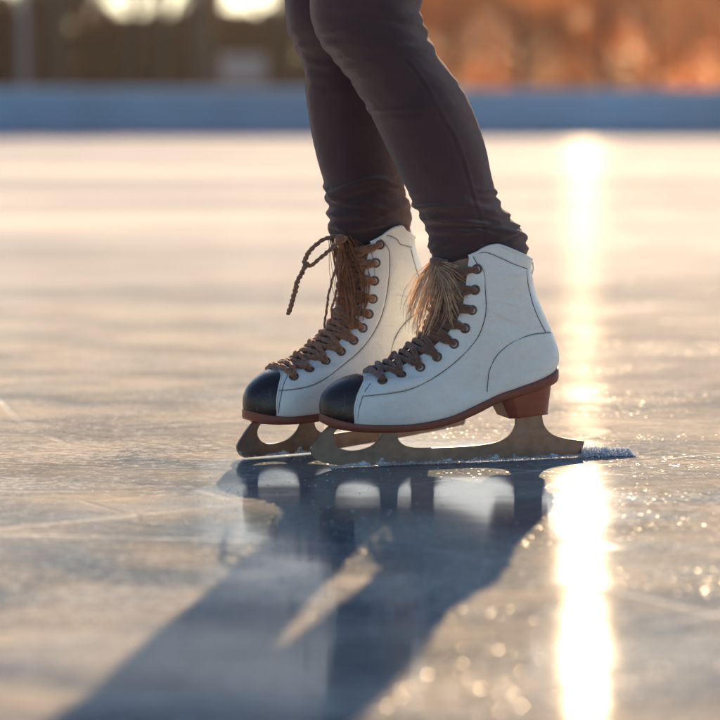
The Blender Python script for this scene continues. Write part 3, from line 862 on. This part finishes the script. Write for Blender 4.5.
# ------------------------------------------------------------------ tassel, bow and loose laces
def strands(fr, name, guides, nst, rad, mat_, parent, lat0, lat1, jit, seed, ends=(.72, 1.0)):
    """guides: list of pixel polylines of equal length; each strand blends two neighbours"""
    rr = random.Random(seed); mb = MB()
    G = []
    for g_ in guides: G.append([fr.loc(p[0], p[1], .02) for p in catmull(g_, 4)])
    for _ in range(nst):
        i = rr.randrange(len(G) - 1); f_ = rr.random()
        lat = rr.uniform(lat0, lat1); ph = rr.uniform(0, 6.28); am = rr.uniform(.2, 1) * .0010
        ox, oz = rr.gauss(0, jit), rr.gauss(0, jit); end = rr.uniform(*ends)
        m_ = len(G[i]); pts = []
        for k_ in range(12):
            u = k_ / 11 * end * (m_ - 1); a_ = int(min(u, m_ - 2)); fu = u - a_
            def pt(q): return (q[a_][0] * (1 - fu) + q[a_ + 1][0] * fu, q[a_][1] * (1 - fu) + q[a_ + 1][1] * fu)
            p, q = pt(G[i]), pt(G[i + 1])
            sp = min(1, k_ / 5)
            x = p[0] * (1 - f_) + q[0] * f_ + ox * sp + am * math.sin(ph + k_ * .9)
            z = p[1] * (1 - f_) + q[1] * f_ + oz * sp * .5 + am * .5 * math.cos(ph + k_ * .7)
            y = -(lat * (.45 + .55 * sp))
            pts.append((x, y, z))
        mb.tube(pts, [rad] * 9 + [rad * .8, rad * .6, rad * .3], 4, cap=False)
    return mb.build(name, mat_, parent)

gd1 = [[(437, 262), (424, 277), (415, 293), (411, 306), (409.5, 318)],
       [(438, 262), (426, 282), (417, 303), (413, 320), (412, 336)],
       [(440, 262), (430, 285), (423, 306), (418, 322), (416, 338)],
       [(443, 262), (437, 285), (431, 305), (426, 320), (421, 336)],
       [(448, 262), (445, 285), (441, 305), (436, 320), (428, 334)],
       [(453, 261), (453, 283), (450, 302), (444, 318), (437, 331)]]
strands(FR, 'tassel', gd1, 230, .00026, M['fibre'], sk1, -.012, .036, .0030, 5, (.45, 1.0))
gd1b = [[(436, 261), (446, 262), (456, 265), (466, 267), (474, 268)],
        [(436, 262), (445, 268), (454, 277), (463, 285), (471, 289)],
        [(436, 263), (444, 276), (452, 291), (460, 303), (468, 309)],
        [(436, 263), (442, 282), (449, 303), (455, 318), (462, 327)],
        [(436, 264), (440, 288), (443, 312), (446, 328), (451, 341)]]
strands(FR, 'frayed_strands', gd1b, 170, .00034, M['fibre'], sk1, .022, .036, .0014, 6, (.5, .86))
gd2 = [[(334, 237), (334, 262), (337, 290), (341, 312), (340, 332)],
       [(336, 237), (339, 262), (343, 288), (345, 310), (344, 330)],
       [(340, 237), (347, 262), (352, 286), (352, 308), (349, 326)],
       [(348, 236), (358, 256), (363, 278), (362, 300), (357, 318)],
       [(352, 235), (364, 248), (369, 266), (368, 288), (364, 306)]]
strands(RR, 'frayed_strands', gd2, 70, .00036, M['fibre_warm'], sk2, .008, .034, .0016, 7, (.5, 1.0))

def yarns(fr, parent, guides, nst, rad, mat_, lat0, lat1, seed):
    rr = random.Random(seed)
    for q in range(nst):
        i = rr.randrange(len(guides) - 1); f_ = rr.random()
        px = [((a_[0] * (1 - f_) + b_[0] * f_) + rr.gauss(0, 1.3), a_[1] * (1 - f_) + b_[1] * f_) for a_, b_ in zip(guides[i], guides[i + 1])]
        la = rr.uniform(lat0, lat1)
        loose(fr, parent, 'lace_yarn', px, rad * rr.uniform(.7, 1.2), (la * .7, la), mat_, seed + q)
def loose(fr, parent, name, px, rad, lat, mat_, seed, fl=.6):
    rr = random.Random(seed); mb = MB()
    P = [fr.loc(p[0], p[1], .02) for p in catmull(px, 8)]
    n_ = len(P)
    pts = [(p[0] + rr.gauss(0, .0003), -(lat[0] + (lat[1] - lat[0]) * i / n_), p[1] + rr.gauss(0, .0003)) for i, p in enumerate(P)]
    rd = [rad * (1 + .18 * math.sin(i * 1.7 + seed)) for i in range(n_)]; rd[-1] *= .6; rd[0] *= .8
    mb.tube(pts, rd, 8, flat=fl)
    return mb.build(name, mat_, parent)
lw = M['lace_warm']
yarns(FR, D1['lace'], gd1[1:], 5, .0011, M['fibre'], .02, .036, 30)
yarns(RR, D2['lace'], gd2, 8, .0014, M['fibre_warm'], .020, .036, 50)
loose(RR, D2['lace'], 'bow_loop', [(338, 236), (330, 236.5), (318, 241), (307, 250), (301.5, 260), (302, 265), (308, 264), (317, 256), (326, 248), (335, 240)], .0036, (.024, .034), lw, 1)
loose(RR, D2['lace'], 'lace_end', [(303, 262), (297, 273), (292, 283), (289.5, 293), (286, 303), (282.5, 314)], .0037, (.03, .034), lw, 2)
loose(RR, D2['lace'], 'lace_end', [(334, 238), (332, 258), (327, 278), (323, 295), (321, 310), (319, 326)], .0019, (.034, .032), lw, 3)
loose(RR, D2['lace'], 'lace_end', [(336, 239), (336, 260), (334, 282), (331, 298), (328, 310), (330, 324)], .0019, (.030, .028), lw, 4)
kn = MB(); q = RR.loc(337, 238, .025)
kn.tube([(q[0] - .004, -.030, q[1] + .002), (q[0] - .001, -.033, q[1]), (q[0] + .004, -.031, q[1] - .001), (q[0] + .009, -.028, q[1])], [.003, .0052, .0048, .003], 10); kn.build('knot', lw, D2['lace'])
kn = MB(); q = FR.loc(436, 262, .02)
kn.tube([(q[0] - .003, -.012, q[1] + .002), (q[0] + .001, -.018, q[1]), (q[0] + .006, -.024, q[1] - .001), (q[0] + .012, -.026, q[1])], [.003, .0050, .0046, .003], 10); kn.build('knot', M['lace'], D1['lace'])
# laces of the bow seen against the far skate
#loose(FR, sk1, 'lace_end', [(437, 262), (424, 276), (412, 296), (404, 316), (399, 334)], .0007, (-.012, -.02), M['lace'], 8, 1)

# ------------------------------------------------------------------ the skater's legs
person = empty('person', (FR.O.x, FR.O.y, 0)); tag(person, 'skater seen from the knees down in dark slim trousers', 'person')
PO = Vector((FR.O.x, FR.O.y, 0))
def leg(fr, left, right, lat_tab, seed, thigh, seam_px, yb, fold_tab, up=0):
    Lp = np.array(left, float); Rp = np.array(right, float)
    V = []; N = 128
    def sm(tab, y):
        i = [p[1] for p in tab]; return float(np.interp(y, i, [p[0] for p in tab]))
    Lc = np.array(catmull(left, 6)); Rc = np.array(catmull(right, 6))
    lo = sorted(map(tuple, Lc), key=lambda p: p[1]); ro = sorted(map(tuple, Rc), key=lambda p: p[1])
    fr_ = random.Random(int(seed * 10)); FOLDS = []
    for (y0, y1, stp, side, wd, am) in fold_tab:
        y = y0
        while y < y1:
            FOLDS.append((y, side + fr_.uniform(-.25, .25), wd * fr_.uniform(.7, 1.3), am * fr_.uniform(.35, 1.3), stp * .30 * fr_.uniform(.7, 1.6), fr_.uniform(-13, 13)))
            y += stp * fr_.uniform(.75, 1.25)
    rows = []
    for y in np.arange(yb, -12, -1.1):
        l_ = sm(lo, y); r_ = sm(ro, y)
        lat = sm(sorted(lat_tab, key=lambda q: q[1]), y)
        a_ = fr.loc(l_, y, -lat); b_ = fr.loc(r_, y, -lat)
        rows.append(((a_[0] + b_[0]) / 2, lat, (a_[1] + b_[1]) / 2, (b_[0] - a_[0]) / 2, y))
    cx, lat, cz, ha, y = rows[-1]
    for (dx, dl, dz, a2) in thigh:
        rows.append((cx + dx, lat + dl, cz + dz, a2, -40))
    sm_px = [fr.loc(p[0], p[1], .04) for p in catmull(seam_px, 6)] if seam_px else []
    sm_z = sorted((z, x) for x, z in sm_px)
    for (cx, lat, cz, ha, y) in rows:
        dep = ha * float(np.interp(y, [-40, 150, 205 - up, 232 - up, 245 - up, 300], [.95, .88, .84, .74, .64, .60]))
        ankle = math.exp(-((y - 222) / 26) ** 2) if y < 235 else max(0, 1 - (y - 235) / 25) * .8
        knee = math.exp(-((y - 62) / 42) ** 2)
        calf = .25
        for k_ in range(N):
            th = 2 * math.pi * k_ / N
            ca, sa = math.cos(th), math.sin(th)
            tilt = cz + ca * .010 * math.sin(seed) + ha * ca * .22
            wp = noise.noise(Vector((ca * 1.1, sa * 1.1, cz * 14 + seed)))
            a1 = 1 - abs(noise.noise(Vector((ca * .8 + seed, sa * .8, tilt * 62 + wp * 1.2)))) * 2.6
            k1 = 1 - abs(noise.noise(Vector((ca * .9 - seed, sa * .9, (tilt + ha * ca * .1) * 42 + wp * .8)))) * 2.4
            soft = noise.noise(Vector((ca * 1.2, sa * 1.2, cz * 9 + 5 * seed)))
            edge = .55 + .45 * abs(ca)
            if y > 240: ankle *= .5
            d = ankle * .0016 * a1 + knee * .0009 * k1 * edge + .0016 * soft * (1 - .5 * ankle) - .001 * knee
            yy = y + 6 * noise.noise(Vector((ca * 1.3, sa * 1.3, y * .03 + seed)))
            for (fy, fth, wid, amp, sg, tl) in FOLDS:
                dth = abs((th - fth + math.pi) % (2 * math.pi) - math.pi)
                if dth > wid * 1.6: continue
                uu = (yy - fy - tl * dth) / sg
                if abs(uu) > 3: continue
                d += amp * (math.exp(-uu * uu) - .45 * math.exp(-(uu - 1.5) ** 2)) * max(0, math.cos(dth / wid / 1.6 * math.pi / 2))
            d += .00025 * noise.noise(Vector((ca * 9, sa * 9, cz * 160)))
            p = Vector((cx + (ha + d) * ca, -(-lat) * 1 + 0, cz))
            x = cx + (ha + d) * ca
            yl = lat + (dep + d) * sa
            if sm_z and sa < -.2 and y > 0:
                sx = float(np.interp(cz, [q[0] for q in sm_z], [q[1] for q in sm_z]))
                if sm_z[0][0] < cz < sm_z[-1][0]:
                    g_ = (x - sx)
                    yl += .0011 * math.exp(-((g_) / .0009) ** 2) - .0008 * math.exp(-((g_ - .0035) / .0022) ** 2)
            w_ = fr.world(x, yl, cz)
            V.append(w_ - PO)
    Fc = []
    for j in range(len(rows) - 1):
        for k_ in range(N):
            a_, b_ = j * N + k_, j * N + (k_ + 1) % N
            Fc.append((a_, b_, b_ + N, a_ + N))
    Fc.append(tuple(range(N - 1, -1, -1))); Fc.append(tuple(range((len(rows) - 1) * N, len(rows) * N)))
    return V, Fc
l1 = [(318, -30), (312, 0), (313, 20), (321, 40), (335, 60), (351, 80), (367, 105), (382, 135), (399, 170), (415, 203), (427, 228), (430, 244), (433, 258), (443, 272), (448, 290)]
r1 = [(414, -30), (418, 0), (420, 20), (429, 42), (440, 60), (455, 80), (470, 108), (483, 145), (490, 178), (497, 203), (507, 217), (518, 230), (524, 242), (526, 254), (521, 268), (518, 290)]
l2 = [(289, -30), (290, 0), (292, 25), (300, 48), (308, 70), (310, 95), (315, 130), (322, 162), (330, 190), (332, 208), (334, 232), (341, 245), (347, 262), (350, 280)]
r2 = [(385, -30), (388, 0), (388, 40), (390, 80), (392, 110), (394, 140), (397, 168), (399, 186), (402, 198), (407, 210), (406, 224), (405, 240), (403, 262), (401, 280)]
VA, FA = leg(FR, l1, r1, [(-.0, 300), (.0, 150), (.0, -40)], 1.3, [(.004, 0, .03, .062), (.02, .005, .08, .066), (.055, .01, .17, .073), (.09, .02, .27, .083), (.11, .03, .36, .09), (.12, .045, .42, .085)],
             [(402, 60), (420, 85), (434, 112), (449, 135), (460, 160), (470, 190), (479, 217), (486, 238)], 290, [(2, 78, 16, 0.0, 1.0, .0024), (38, 122, 12, math.pi, 1.0, .0017), (-10, 60, 18, 4.7, .9, .0016), (40, 130, 21, 4.2, .8, .0013), (196, 252, 9.5, 0.0, 1.3, .0034), (206, 256, 10, math.pi, 1.2, .0030), (200, 250, 10, 4.6, 1.1, .0022), (196, 252, 10, 1.6, 1.2, .002)])
VB, FB = leg(RR, l2, r2, [(.0, 300), (.0, 200), (.012, 100), (.02, -40)], 4.1, [(.004, 0, .03, .062), (.02, -.005, .08, .066), (.055, -.01, .17, .073), (.09, -.02, .27, .083), (.11, -.03, .36, .09), (.12, -.045, .42, .085)], None, 280, [(30, 92, 15, math.pi, 1.1, .0022), (30, 100, 16, 4.4, .9, .0016), (192, 240, 11, math.pi, 1.3, .0034), (186, 236, 11, 0.0, 1.2, .0034), (190, 236, 11, 4.6, 1.1, .0016)], 17)
mb = MB(); mb.add(VA, FA); mb.add(VB, FB)
# seat of the trousers joining both legs above the picture
ca_ = sum((Vector(v) for v in VA[-128:]), Vector()) / 128; cb_ = sum((Vector(v) for v in VB[-128:]), Vector()) / 128
mid = (ca_ + cb_) / 2; ax = (cb_ - ca_); ax.z = 0
rings = []
for (dz, a_, b_) in [(-.10, .05, .04), (-.06, .14, .095), (0, .175, .12), (.06, .17, .12), (.12, .155, .11), (.17, .145, .10)]:
    rings.append([(mid.x + math.cos(q) * a_ * .72, mid.y + math.sin(q) * a_, mid.z + dz) for q in [2 * math.pi * i / 64 for i in range(64)]])
mb.add([p for r in rings for p in r], [(j * 64 + i, j * 64 + (i + 1) % 64, (j + 1) * 64 + (i + 1) % 64, (j + 1) * 64 + i) for j in range(5) for i in range(64)] + [tuple(range(5 * 64, 6 * 64))])
mb.build('trousers', M['denim'], person)

# ------------------------------------------------------------------ ice shavings ploughed by the near blade, loose crystals
def lump(mb, c, s, rr):
    vs = []
    for p in ((1, 0, 0), (-1, 0, 0), (0, 1, 0), (0, -1, 0), (0, 0, 1), (0, 0, -1)):
        vs.append(Vector(c) + Vector(p) * s * rr.uniform(.6, 1.3) + Vector((rr.gauss(0, .2), rr.gauss(0, .2), rr.gauss(0, .2))) * s)
    mb.add(vs, [(0, 2, 4), (2, 1, 4), (1, 3, 4), (3, 0, 4), (2, 0, 5), (1, 2, 5), (3, 1, 5), (0, 3, 5)])
rr = random.Random(4); mb = MB()
xs0 = FR.loc(583, 458)[0]; xe = FR.loc(635, 463)[0]
for _ in range(5200):
    u = rr.random() ** .8
    x = xs0 - .004 + (xe - xs0) * u
    hh = .0095 * (1 - .35 * u) * (1 if u < .93 else (1 - u) / .07) * (.75 + .5 * noise.noise(Vector((x * 160, 0, 1))) + .25 + .5 * rr.random() ** 6)
    a_ = rr.uniform(0, math.pi); rad = rr.random() ** .5
    mb_y = math.cos(a_) * rad * .010 * (1 + 1.2 * rr.random() ** 5); z = math.sin(a_) * rad * hh
    lump(mb, FR.world(x, mb_y + .0, z), rr.uniform(.0005, .0013), rr)
for _ in range(3000):
    x = rr.uniform(FR.loc(330, 466)[0], xs0)
    u = (x - FR.loc(330, 466)[0]) / (xs0 - FR.loc(330, 466)[0])
    hgt = .0009 + .0022 * u ** 2 * (1 + noise.noise(Vector((x * 90, 3, 1))))
    a_ = rr.uniform(0, math.pi); rad = rr.random() ** .5
    lump(mb, FR.world(x, -.0035 + math.cos(a_) * rad * .006, math.sin(a_) * rad * hgt), rr.uniform(.0003, .0007), rr)
sh = mb.build('ice_shavings', M['shavings'], None, False)
tag(sh, 'bluish white ice shavings piled along and behind the near blade', 'ice shavings', kind='stuff')
mb = MB()
for _ in range(9000):
    y = 1.35 + 3.2 * rr.random() ** 1.3; x = rr.uniform(-.20, .20) * y
    if noise.noise(Vector((x * 3, y * 2.2, 9))) < rr.uniform(-.25, .35): continue
    lump(mb, (x, y, ice_height(x, y) + .0003), rr.uniform(.0003, .0010) * (1.5 if rr.random() < .06 else 1), rr)
tag(mb.build('ice_crystals', M['shavings'], None, False), 'tiny loose ice grains scattered over the rink', 'ice grains', kind='stuff')
